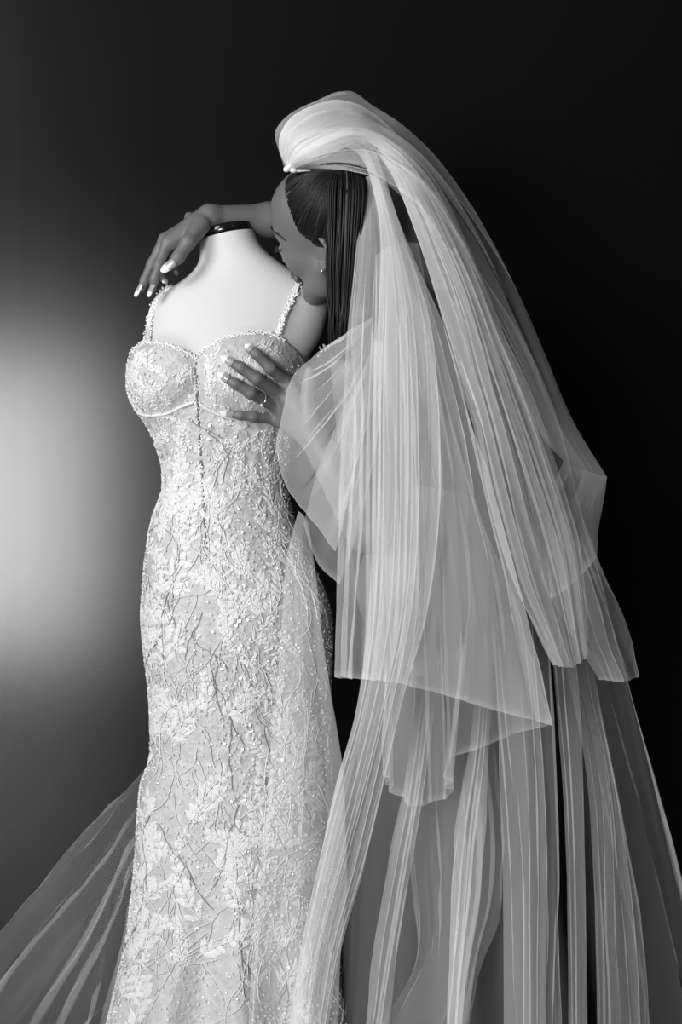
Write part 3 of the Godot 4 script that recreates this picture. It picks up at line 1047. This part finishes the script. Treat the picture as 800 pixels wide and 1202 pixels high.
func nail(parent: Node3D, base: Vector3, tip: Vector3, face: Vector3, width: float) -> void:
	var p := Pile.new()
	var q := Pile.new()
	var t := (tip - base).normalized()
	var side := t.cross(face).normalized()
	var up := side.cross(t).normalized()
	if up.dot(face) < 0:
		up = -up
	var length := base.distance_to(tip)
	for part in [[p, 0.0, 0.56], [q, 0.54, 1.0]]:
		var pts := []
		for layer in [1.0, -1.0]:
			for j in 6:
				var s: float = lerpf(part[1], part[2], j / 5.0)
				var w := width * (0.78 + 0.3 * sin(PI * minf(s * 0.9 + 0.15, 1.0))) * (1.0 - 0.3 * smoothstep(0.8, 1.0, s))
				for i in 7:
					var a := (i - 3) / 3.0
					var pt: Vector3 = base + t * length * s + side * w * a + up * (width * 0.45 * (1.0 - a * a) + 0.0010 + 0.0005 * layer - 0.0012 * s * s)
					pts.append(pt)
		var pile: Pile = part[0]
		pile.grid(pts.slice(0, 42), 7, 6)
		pile.grid(pts.slice(42, 84), 7, 6)
	var o := obj("fingernail", done(p), M.nail, parent)
	obj("nail_tip", done(q), M.nail_tip, o)

func finger(ops: Array, pts: Array, r: Array) -> void:
	for i in pts.size() - 1:
		ops.append(cap(pts[i], pts[i + 1], r[i], r[i + 1], 0.006))

func head_ops() -> Array:                                         # head frame: x to her left, y up, z out of the face
	var o := []
	o.append(ell(Vector3(0, 0.036, -0.014), Vector3(0.072, 0.086, 0.093), 0.02))
	o.append(ell(Vector3(0, 0.045, 0.030), Vector3(0.062, 0.058, 0.056), 0.03))
	o.append(ell(Vector3(0, -0.029, 0.020), Vector3(0.053, 0.075, 0.055), 0.03))
	for s in [-1.0, 1.0]:
		o.append(cap(Vector3(s * 0.056, -0.040, -0.004), Vector3(s * 0.048, -0.070, 0.010), 0.014, 0.014, 0.03))
		o.append(cap(Vector3(s * 0.048, -0.070, 0.010), Vector3(s * 0.014, -0.098, 0.055), 0.014, 0.013, 0.03))
		o.append(ell(Vector3(s * 0.041, -0.022, 0.045), Vector3(0.021, 0.020, 0.021), 0.03))
		o.append(cap(Vector3(s * 0.012, 0.026, 0.082), Vector3(s * 0.046, 0.025, 0.060), 0.007, 0.007, 0.02))
	o.append(ell(Vector3(0, -0.100, 0.060), Vector3(0.020, 0.015, 0.017), 0.02))
	for s in [-1.0, 1.0]:
		o.append(ell(Vector3(s * 0.035, -0.003, 0.087), Vector3(0.020, 0.011, 0.018), 0.012, true))
	o.append(cap(Vector3(0, 0.016, 0.080), Vector3(0, -0.028, 0.097), 0.0075, 0.0090, 0.012))
	for s in [-1.0, 1.0]:
		o.append(ell(Vector3(s * 0.0105, -0.032, 0.089), Vector3(0.0085, 0.007, 0.010), 0.008))
		o.append(cap(Vector3(s * 0.020, 0.0035, 0.0795), Vector3(s * 0.047, 0.002, 0.066), 0.0045, 0.0035, 0.006))
		o.append(cap(Vector3(s * 0.021, -0.0140, 0.078), Vector3(s * 0.047, -0.010, 0.065), 0.0035, 0.003, 0.006))
	o.append(cap(Vector3(-0.021, -0.0645, 0.077), Vector3(0, -0.060, 0.090), 0.0035, 0.0055, 0.006))
	o.append(cap(Vector3(0.021, -0.0645, 0.077), Vector3(0, -0.060, 0.090), 0.0035, 0.0055, 0.006))
	o.append(cap(Vector3(-0.016, -0.0705, 0.079), Vector3(0.016, -0.0705, 0.079), 0.0045, 0.0045, 0.006))
	o.append(ell(Vector3(0, -0.071, 0.086), Vector3(0.013, 0.0055, 0.006), 0.006))
	for s in [-1.0, 1.0]:                                         # ears
		var ring := []
		for i in 8:
			var w := -0.5 + i * 0.62
			ring.append(Vector3(s * (0.068 + 0.007 * (1.0 if i > 1 and i < 7 else 0.4)), -0.006 + 0.027 * cos(w) * (1.0 if cos(w) > 0 else 0.95), -0.024 - 0.015 * sin(w)))
		for i in 7:
			o.append(cap(ring[i], ring[i + 1], 0.0038, 0.0038, 0.004))
		o.append(ell(Vector3(s * 0.0665, -0.006, -0.024), Vector3(0.004, 0.022, 0.013), 0.006))
		o.append(ell(Vector3(s * 0.069, -0.036, -0.017), Vector3(0.0045, 0.008, 0.006), 0.006))
	return o

func make_bride() -> void:
	var t := thing("person", "bride seen from behind, embracing the dress form, hair in a sleek dark ponytail", "person")
	var skin := Pile.new()
	# head
	var yaw := deg_to_rad(33.0)
	var pitch := deg_to_rad(1.0)
	var fwd := Vector3(-cos(yaw) * cos(pitch), -sin(pitch), -sin(yaw) * cos(pitch))
	var left := Vector3.UP.cross(fwd).normalized()
	var up := fwd.cross(left)
	var lean := deg_to_rad(28.0)
	left = left * cos(lean) - up * sin(lean)
	up = fwd.cross(left)
	head_at = Transform3D(Basis(left, up, fwd).orthonormalized(), P(387, 275, 0.13))
	var ho := head_ops()
	var local := Pile.new()
	nets(ho, 0.003, local)
	for i in local.v.size():
		skin.v.append(head_at * local.v[i])
		skin.c.append(Color.WHITE)
	skin.f.append_array(local.f)
	# torso, neck, shoulders, upper arms, legs
	var nb := P(462, 378, 0.06)
	var ls := P(418, 415, 0.13)
	var rs := P(552, 362, -0.05)
	var le := P(432, 622, 0.17)
	var re := P(404, 266, -0.11)
	var body := []
	body.append(cap(head_at * Vector3(0, -0.03, -0.035), nb, 0.052, 0.056, 0.03))
	body.append(cap(ls, rs, 0.045, 0.045, 0.05))
	body.append(cap(P(482, 430, 0.08), P(520, 430, 0.0), 0.09, 0.09, 0.06))
	body.append(cap(P(495, 480, 0.05), P(515, 580, 0.04), 0.105, 0.098, 0.06))
	body.append(cap(P(505, 690, 0.09), P(545, 690, 0.0), 0.125, 0.125, 0.08))
	for s in [[500, 0.10], [555, -0.03]]:
		body.append(cap(P(s[0], 720, s[1]), P(s[0] + 2, 1000, s[1]), 0.085, 0.055, 0.03))
		body.append(cap(P(s[0] + 2, 1000, s[1]), P(s[0] + 10, 1290, s[1]), 0.052, 0.035, 0.02))
		body.append(cap(P(s[0] + 10, 1300, s[1]), P(s[0] - 60, 1318, s[1] - 0.10), 0.035, 0.022, 0.02))
	nets(body, 0.011, skin)
	var arms := [cap(rs, re, 0.046, 0.036, 0.02), cap(ls, le, 0.045, 0.037, 0.02)]
	nets(arms, 0.008, skin)
	# right forearm and hand, laid over the neck cap
	var wr := P(246, 254, 0.03)
	var ops := []
	ops.append(cap(re, P(318, 258, -0.02), 0.038, 0.027, 0.02))
	ops.append(cap(P(318, 258, -0.02), wr, 0.027, 0.0185, 0.02))
	ops.append(ell(P(222, 253.5, 0.012), Vector3(0.008, 0.007, 0.010), 0.014))       # the wrist bone
	var ir := P(197, 284, 0.047)
	var mr := P(193.5, 281, 0.025)
	var rr := P(196, 282, 0.004)
	var pr := P(202, 287, -0.015)
	ops.append(cap(wr, ir, 0.017, 0.0110, 0.012))
	ops.append(cap(wr, mr, 0.017, 0.0110, 0.012))
	ops.append(cap(P(246, 255, 0.015), rr, 0.016, 0.0105, 0.012))
	ops.append(cap(P(246, 256, 0.008), pr, 0.015, 0.0095, 0.012))
	var idx := [ir, P(186.5, 311, 0.056), P(181, 328, 0.054), P(179, 339, 0.050)]
	finger(ops, idx, [0.0105, 0.0082, 0.0072, 0.0058])
	var mid := [mr, P(178, 310, 0.022), P(169.5, 329, 0.022), P(165.5, 340, 0.022)]
	finger(ops, mid, [0.0105, 0.0084, 0.0074, 0.0058])
	var rin := [rr, P(187, 310, -0.010), P(191, 325, -0.004), P(194, 331, 0.003)]
	finger(ops, rin, [0.010, 0.0080, 0.0068, 0.0055])
	var pin := [pr, P(198, 307, -0.026), P(204, 316, -0.020), P(207, 321, -0.014)]
	finger(ops, pin, [0.009, 0.0072, 0.0062, 0.0052])
	var thu := [P(236, 264, 0.048), P(221, 284, 0.072), P(209, 302, 0.078), P(200, 312, 0.078)]
	finger(ops, thu, [0.0165, 0.0125, 0.0105, 0.0075])
	ops.append(cap(P(232, 264, 0.035), P(205, 284, 0.045), 0.014, 0.010, 0.014))
	nets(ops, 0.0030, skin)
	var cam_dir := Vector3(-0.25, 0.15, 1).normalized()
	nail(t, P(180.3, 334, 0.058), P(174, 348, 0.052), Vector3(-0.75, 0.0, 0.65), 0.0055)
	nail(t, P(166.5, 334, 0.028), P(158.5, 348, 0.026), Vector3(-0.75, 0.0, 0.65), 0.0055)
	nail(t, P(194.0, 328, 0.006), P(192.5, 333, 0.010), Vector3(0.2, 0.0, 0.9), 0.0050)
	nail(t, P(204.5, 307, 0.0855), P(189.5, 319, 0.083), Vector3(-0.1, 0.25, 1), 0.0072)
	# left forearm and hand, spread over the bust
	var wl := P(368, 512, 0.135)
	var lo := []
	lo.append(cap(le, wl, 0.040, 0.0235, 0.02))
	var rad := 0.0095
	var rows := [
		[[337, 449], [317, 432], [301, 416], [291, 408], 0.0100, [288.5, 404.5]],
		[[331, 464], [301, 444.5], [282, 431.5], [267, 423], 0.0102, [259.5, 418.5]],
		[[327, 479], [294, 461.5], [276, 450.5], [261.5, 442], 0.0098, [255.5, 438]],
		[[324, 492], [297, 489.5], [282, 487.5], [266.5, 485.7], 0.0086, [258, 485]]]
	var band := []
	for f in rows:
		var pts := []
		for i in 4:
			var q: Array = f[i]
			pts.append(at_px(q[0], q[1], [0.020, 0.0165, 0.0135, 0.0115][i]))
		var r: float = f[4]
		finger(lo, pts, [r * 1.08, r * 0.98, r * 0.86, r * 0.66])
		lo.append(cap(wl + Vector3(0, (r - 0.0105) * 2.0, 0), pts[0], 0.018, r * 1.12, 0.012))
		var face := Vector3(-0.2, 0.15, 1).normalized()
		var tip := at_px(f[5][0], f[5][1], 0.0165)
		nail(t, pts[2].lerp(pts[3], 0.5) + face * r * 0.5, tip, face, r * 0.62)
		if f == rows[2]:
			band = [pts[0].lerp(pts[1], 0.62), (pts[1] - pts[0]).normalized(), r]
	var tb := [wl + Vector3(-0.005, 0.012, 0.0), P(360, 474, 0.13), P(362, 452, 0.135), P(363, 436, 0.135)]
	finger(lo, tb, [0.018, 0.0135, 0.011, 0.0085])
	nets(lo, 0.0030, skin)
	obj("body", done(skin), M.skin, t)
	# hair: a smooth cap over the skull, strands combed back and a straight ponytail
	make_hair(t, ho)
	# brow, lashes, eye, lips
	for s in [-1.0, 1.0]:
		var brow := []
		var rr2 := []
		for i in 9:
			var a := i / 8.0
			var q := march(ho, Vector3(s * lerpf(0.014, 0.058, a), brow_y(a), 0.13), Vector3(0, 0, -1)) if a < 0.75 else march(ho, Vector3(s * 0.13, brow_y(a), lerpf(0.058, 0.044, (a - 0.75) * 4.0)), Vector3(-s, 0, 0))
			brow.append(head_at * q)
			rr2.append(0.0062 * (1.0 - 0.8 * a))
		var p := Pile.new()
		p.tube(brow, rr2, 8)
		obj("eyebrow", done(p), M.brow, t)
		var e := Pile.new()
		e.ball(Vector3.ZERO, Vector3.ONE * 0.0118, Basis.IDENTITY, 20, 14)
		var eye := obj("eye", done(e), M.eye, t)
		eye.transform = head_at * Transform3D(Basis.IDENTITY, Vector3(s * 0.0360, -0.0050, 0.0690))
		var ir2 := Pile.new()
		ir2.ball(Vector3(0, -0.002, 0.0085), Vector3(0.0068, 0.0068, 0.0044), Basis.IDENTITY, 16, 10)
		obj("iris", done(ir2), M.iris, eye)
		var la := Pile.new()
		for i in 22:
			var a := i / 21.0
			var root := Vector3(s * lerpf(0.022, 0.0490, a), -0.0010 + 0.0012 * sin(PI * a), lerpf(0.0830, 0.0675, a))
			var outw := Vector3(s * lerpf(-0.05, 0.75, a), -0.25, 0.8).normalized()
			la.tube([head_at * root, head_at * (root + outw * 0.005 + Vector3(0, -0.001, 0)), head_at * (root + outw * 0.0150 + Vector3(0, 0.0015, 0))], [0.0009, 0.0007, 0.0002], 4)
		obj("eyelashes", done(la), M.brow, t)
	var lips := Pile.new()
	for s in [-1.0, 1.0]:
		lips.tube([head_at * Vector3(s * 0.0225, -0.0645, 0.0785), head_at * Vector3(s * 0.012, -0.0615, 0.0880), head_at * Vector3(0, -0.0600, 0.0925)], [0.002, 0.0042, 0.0048], 8)
	lips.tube([head_at * Vector3(-0.019, -0.069, 0.080), head_at * Vector3(0, -0.0715, 0.0895), head_at * Vector3(0.019, -0.069, 0.080)], [0.002, 0.0046, 0.002], 8)
	obj("lips", done(lips), M.lip, t)
	# strapless grey gown under the veil
	var gown := Pile.new()
	var pts := []
	var prof := [[436, 492, 66, 0.115, 0.035], [470, 498, 70, 0.122, 0.035], [520, 506, 70, 0.118, 0.035], [580, 514, 68, 0.110, 0.03], [640, 520, 84, 0.135, 0.035], [700, 526, 96, 0.150, 0.04], [800, 528, 98, 0.150, 0.04], [950, 532, 104, 0.155, 0.04], [1150, 540, 120, 0.17, 0.03], [1335, 548, 140, 0.20, 0.02]]
	var lines := []
	for q in prof:
		lines.append(Vector3(q[0], q[1], q[2]))
	var dep := []
	for q in prof:
		dep.append(Vector3(q[3], q[4], 0))
	var rl := resample(lines, 50)
	var rd := resample(dep, 50)
	for j in 50:
		for i in 56:
			var w := TAU * i / 56.0
			var fold := 1.0 + 0.05 * sin(w * 11.0) * smoothstep(650, 1300, rl[j].x)
			var c := P(rl[j].y, rl[j].x, rd[j].y)
			var ax := Vector3(-0.80, 0, 0.6)
			var az := Vector3(-0.6, 0, -0.8)
			pts.append(c + (ax * cos(w) * rl[j].z / K0 * 1.12 + az * sin(w) * rd[j].x) * fold)
	gown.grid(pts, 56, 50, true)
	obj("gown", done(gown), M.gown, t)
	var trim := Pile.new()
	for i in 26:
		var a := i / 25.0
		var q := P(lerpf(374, 398, a) + rng.randf_range(-4, 4), lerpf(414, 398, a) + rng.randf_range(-6, 6), 0.155)
		trim.ball(q, Vector3.ONE * rng.randf_range(0.0012, 0.0026), Basis.IDENTITY, 8, 6)
	obj("beaded_trim", done(trim), M.dull_bead, t)
	# ring and earring
	var rp := Pile.new()
	var ax: Vector3 = band[1]
	var s1 := ax.cross(Vector3.UP).normalized()
	var s2 := ax.cross(s1)
	var loop := []
	for i in 25:
		var w := TAU * i / 24.0
		loop.append(band[0] + (s1 * cos(w) + s2 * sin(w)) * (float(band[2]) * 1.05))
	rp.tube(loop, [0.0011], 6)
	var stone := Pile.new()
	var up_dir := (Vector3(-0.3, -0.65, 0.7) - ax * ax.dot(Vector3(-0.3, -0.65, 0.7))).normalized()
	stone.ball(band[0] + up_dir * (float(band[2]) + 0.002), Vector3(0.0026, 0.0026, 0.0022), Basis.IDENTITY, 8, 5)
	var ring := thing("ring", "slim silver ring with a small stone on the bride's left ring finger", "ring")
	obj("band", done(rp), M.silver, ring)
	obj("stone", done(stone), M.pearl, ring)
	var ear := Pile.new()
	ear.ball(head_at * Vector3(0.0755, -0.036, -0.016), Vector3.ONE * 0.0036, Basis.IDENTITY, 10, 8)
	tag(obj("earring", done(ear), M.silver), "small round stud earring in the bride's left ear", "earring")

func brow_y(a: float) -> float:
	return tab([Vector2(0, 0.026), Vector2(0.55, 0.034), Vector2(0.8, 0.029), Vector2(1.0, 0.017)], a)

func on_skull(d: Vector3, lift := 0.0) -> Vector3:                # a point of the scalp in direction d of the head frame
	var c := Vector3(0, 0.036, -0.014)
	var r := Vector3(0.0755 + lift, 0.0895 + lift, 0.0965 + lift)
	var e := d / (d / r).length()
	var front := Vector3(0, 0.045, 0.030)
	var p := c + e
	var q := p - front                                            # bulge of the forehead
	var r2 := Vector3(0.065 + lift, 0.061 + lift, 0.0585 + lift)
	var k := (q / r2).length()
	if k < 1.0 and k > 0.01:
		p = front + q / k
	return p

func make_hair(t: Node3D, ho: Array) -> void:
	var scalp := Pile.new()
	var nu := 180
	var nv := 120
	var pts := []
	var keep := []
	for j in nv:
		var b := PI * (0.002 + 0.80 * j / (nv - 1))
		for i in nu:
			var w := -TAU * i / nu
			var d := Vector3(sin(b) * cos(w), cos(b), sin(b) * sin(w))
			var p := on_skull(d)
			pts.append(head_at * p)
			keep.append(hair_side(p))
	scalp.v.append_array(PackedVector3Array(pts))
	for k in pts.size():
		scalp.c.append(Color(0.010, 0.010, 0.010))
	for j in nv - 1:
		for i in nu:
			var a := j * nu + i
			var b := j * nu + (i + 1) % nu
			if keep[a] > 0 and keep[b] > 0 and keep[a + nu] > 0 and keep[b + nu] > 0:
				scalp.f.append_array([a, a + nu, b, b, a + nu, b + nu])
	# strands from the hairline back to the knot
	var knot := Vector3(0.012, 0.110, -0.060)
	var knot_d := (knot - Vector3(0, 0.036, -0.014)).normalized()
	for k in 700:
		var a := rng.randf()
		var s := 1.0 if rng.randf() < 0.72 else -1.0
		# a start on the hairline: from the middle of the forehead down to the ear, then the nape
		var y := lerpf(0.098, -0.012, a) if k < 560 else rng.randf_range(-0.06, 0.0)
		var z := hair_z(y) if k < 560 else rng.randf_range(-0.10, -0.03)
		var side := sqrt(maxf(1.0 - pow((y - 0.036) / 0.09, 2) - pow((z + 0.014) / 0.097, 2), 0.0004)) * 0.0755
		var start := (Vector3(s * side, y - 0.036, z + 0.014) + Vector3(rng.randf_range(-1, 1), rng.randf_range(-1, 1), rng.randf_range(-1, 1)) * 0.004).normalized()
		var line := []
		var lift := rng.randf_range(0.0, 0.0016)
		var end := (knot_d + Vector3(rng.randf_range(-1, 1), rng.randf_range(-1, 1), rng.randf_range(-1, 1)) * 0.12).normalized()
		for i in 12:
			line.append(head_at * on_skull(start.slerp(end, i / 11.0), lift if i > 0 else -0.001))
		var tone := rng.randf_range(0.006, 0.02) * (2.2 if rng.randf() < 0.12 else 1.0)
		scalp.tube(line, [0.0003, 0.0010, 0.0013, 0.0013], 4, Color(tone, tone, tone))
	obj("hair", done(scalp, true), M.hair, t)
	var tail := Pile.new()
	for k in 300:
		var u := rng.randf()
		var dz := rng.randf_range(-0.030, 0.012)
		var wave := rng.randf_range(-2, 2)
		var line := smooth_line([Vector3(lerpf(392, 420, u), 200 + rng.randf_range(-4, 4), 0.205 + dz * 0.6), Vector3(lerpf(386, 427, u), 218, 0.243 + dz * 0.6), Vector3(lerpf(385, 425, u), 260 + wave, 0.245 + dz * 0.8), Vector3(lerpf(384, 421, u) + wave, 310, 0.235 + dz),
			Vector3(lerpf(386, 416, u) + wave, 350, 0.222 + dz), Vector3(lerpf(387, 412, u) - wave, 385, 0.215 + dz), Vector3(lerpf(390, 412, u) - wave * 2, 412 + rng.randf_range(-12, 12), 0.205 + dz)], 18)
		var tone := rng.randf_range(0.007, 0.018)
		if rng.randf() < 0.16 and u > 0.25 and u < 0.8:
			tone = rng.randf_range(0.03, 0.08)
		tail.tube(line, [0.0012, 0.0015, 0.0015, 0.0015, 0.0015, 0.0015, 0.0015, 0.0015, 0.0015, 0.0015, 0.0015, 0.0015, 0.0014, 0.0013, 0.0012, 0.001, 0.0008, 0.0003], 5, Color(tone, tone, tone))
	obj("ponytail", done(tail, true), M.hair, t)

func hair_z(y: float) -> float:                                   # the hairline, as depth against height in the head frame
	return tab([Vector2(-0.09, -0.06), Vector2(-0.03, -0.034), Vector2(0.009, -0.015), Vector2(0.022, -0.004), Vector2(0.037, 0.008), Vector2(0.058, 0.017), Vector2(0.078, 0.031), Vector2(0.09, 0.045), Vector2(0.10, 0.054), Vector2(0.13, 0.08)], y)

func hair_side(p: Vector3) -> float:
	return hair_z(p.y) - p.z

# ------------------------------------------------------------------
func _ready() -> void:
	rng.seed = 20
	noise.noise_type = FastNoiseLite.TYPE_SIMPLEX
	noise.seed = 7
	noise.frequency = 0.03
	var cam := Camera3D.new()
	cam.name = "camera"
	cam.fov = rad_to_deg(2.0 * atan(KPX * 601.0))
	cam.near = 0.05
	cam.far = 50.0
	add_child(cam)
	cam.position = CAM
	cam.current = true
	var we := WorldEnvironment.new()
	we.name = "environment"
	var env := Environment.new()
	env.background_mode = Environment.BG_COLOR
	env.background_color = Color(0.02, 0.02, 0.02)
	env.tonemap_mode = Environment.TONE_MAPPER_LINEAR
	env.tonemap_exposure = 1.17
	env.sdfgi_enabled = true
	env.ssao_enabled = true
	env.ssil_enabled = true
	we.environment = env
	add_child(we)
	make_materials()
	make_lights()
	make_room()
	make_form()
	make_dress()
	make_bride()
	make_veil()
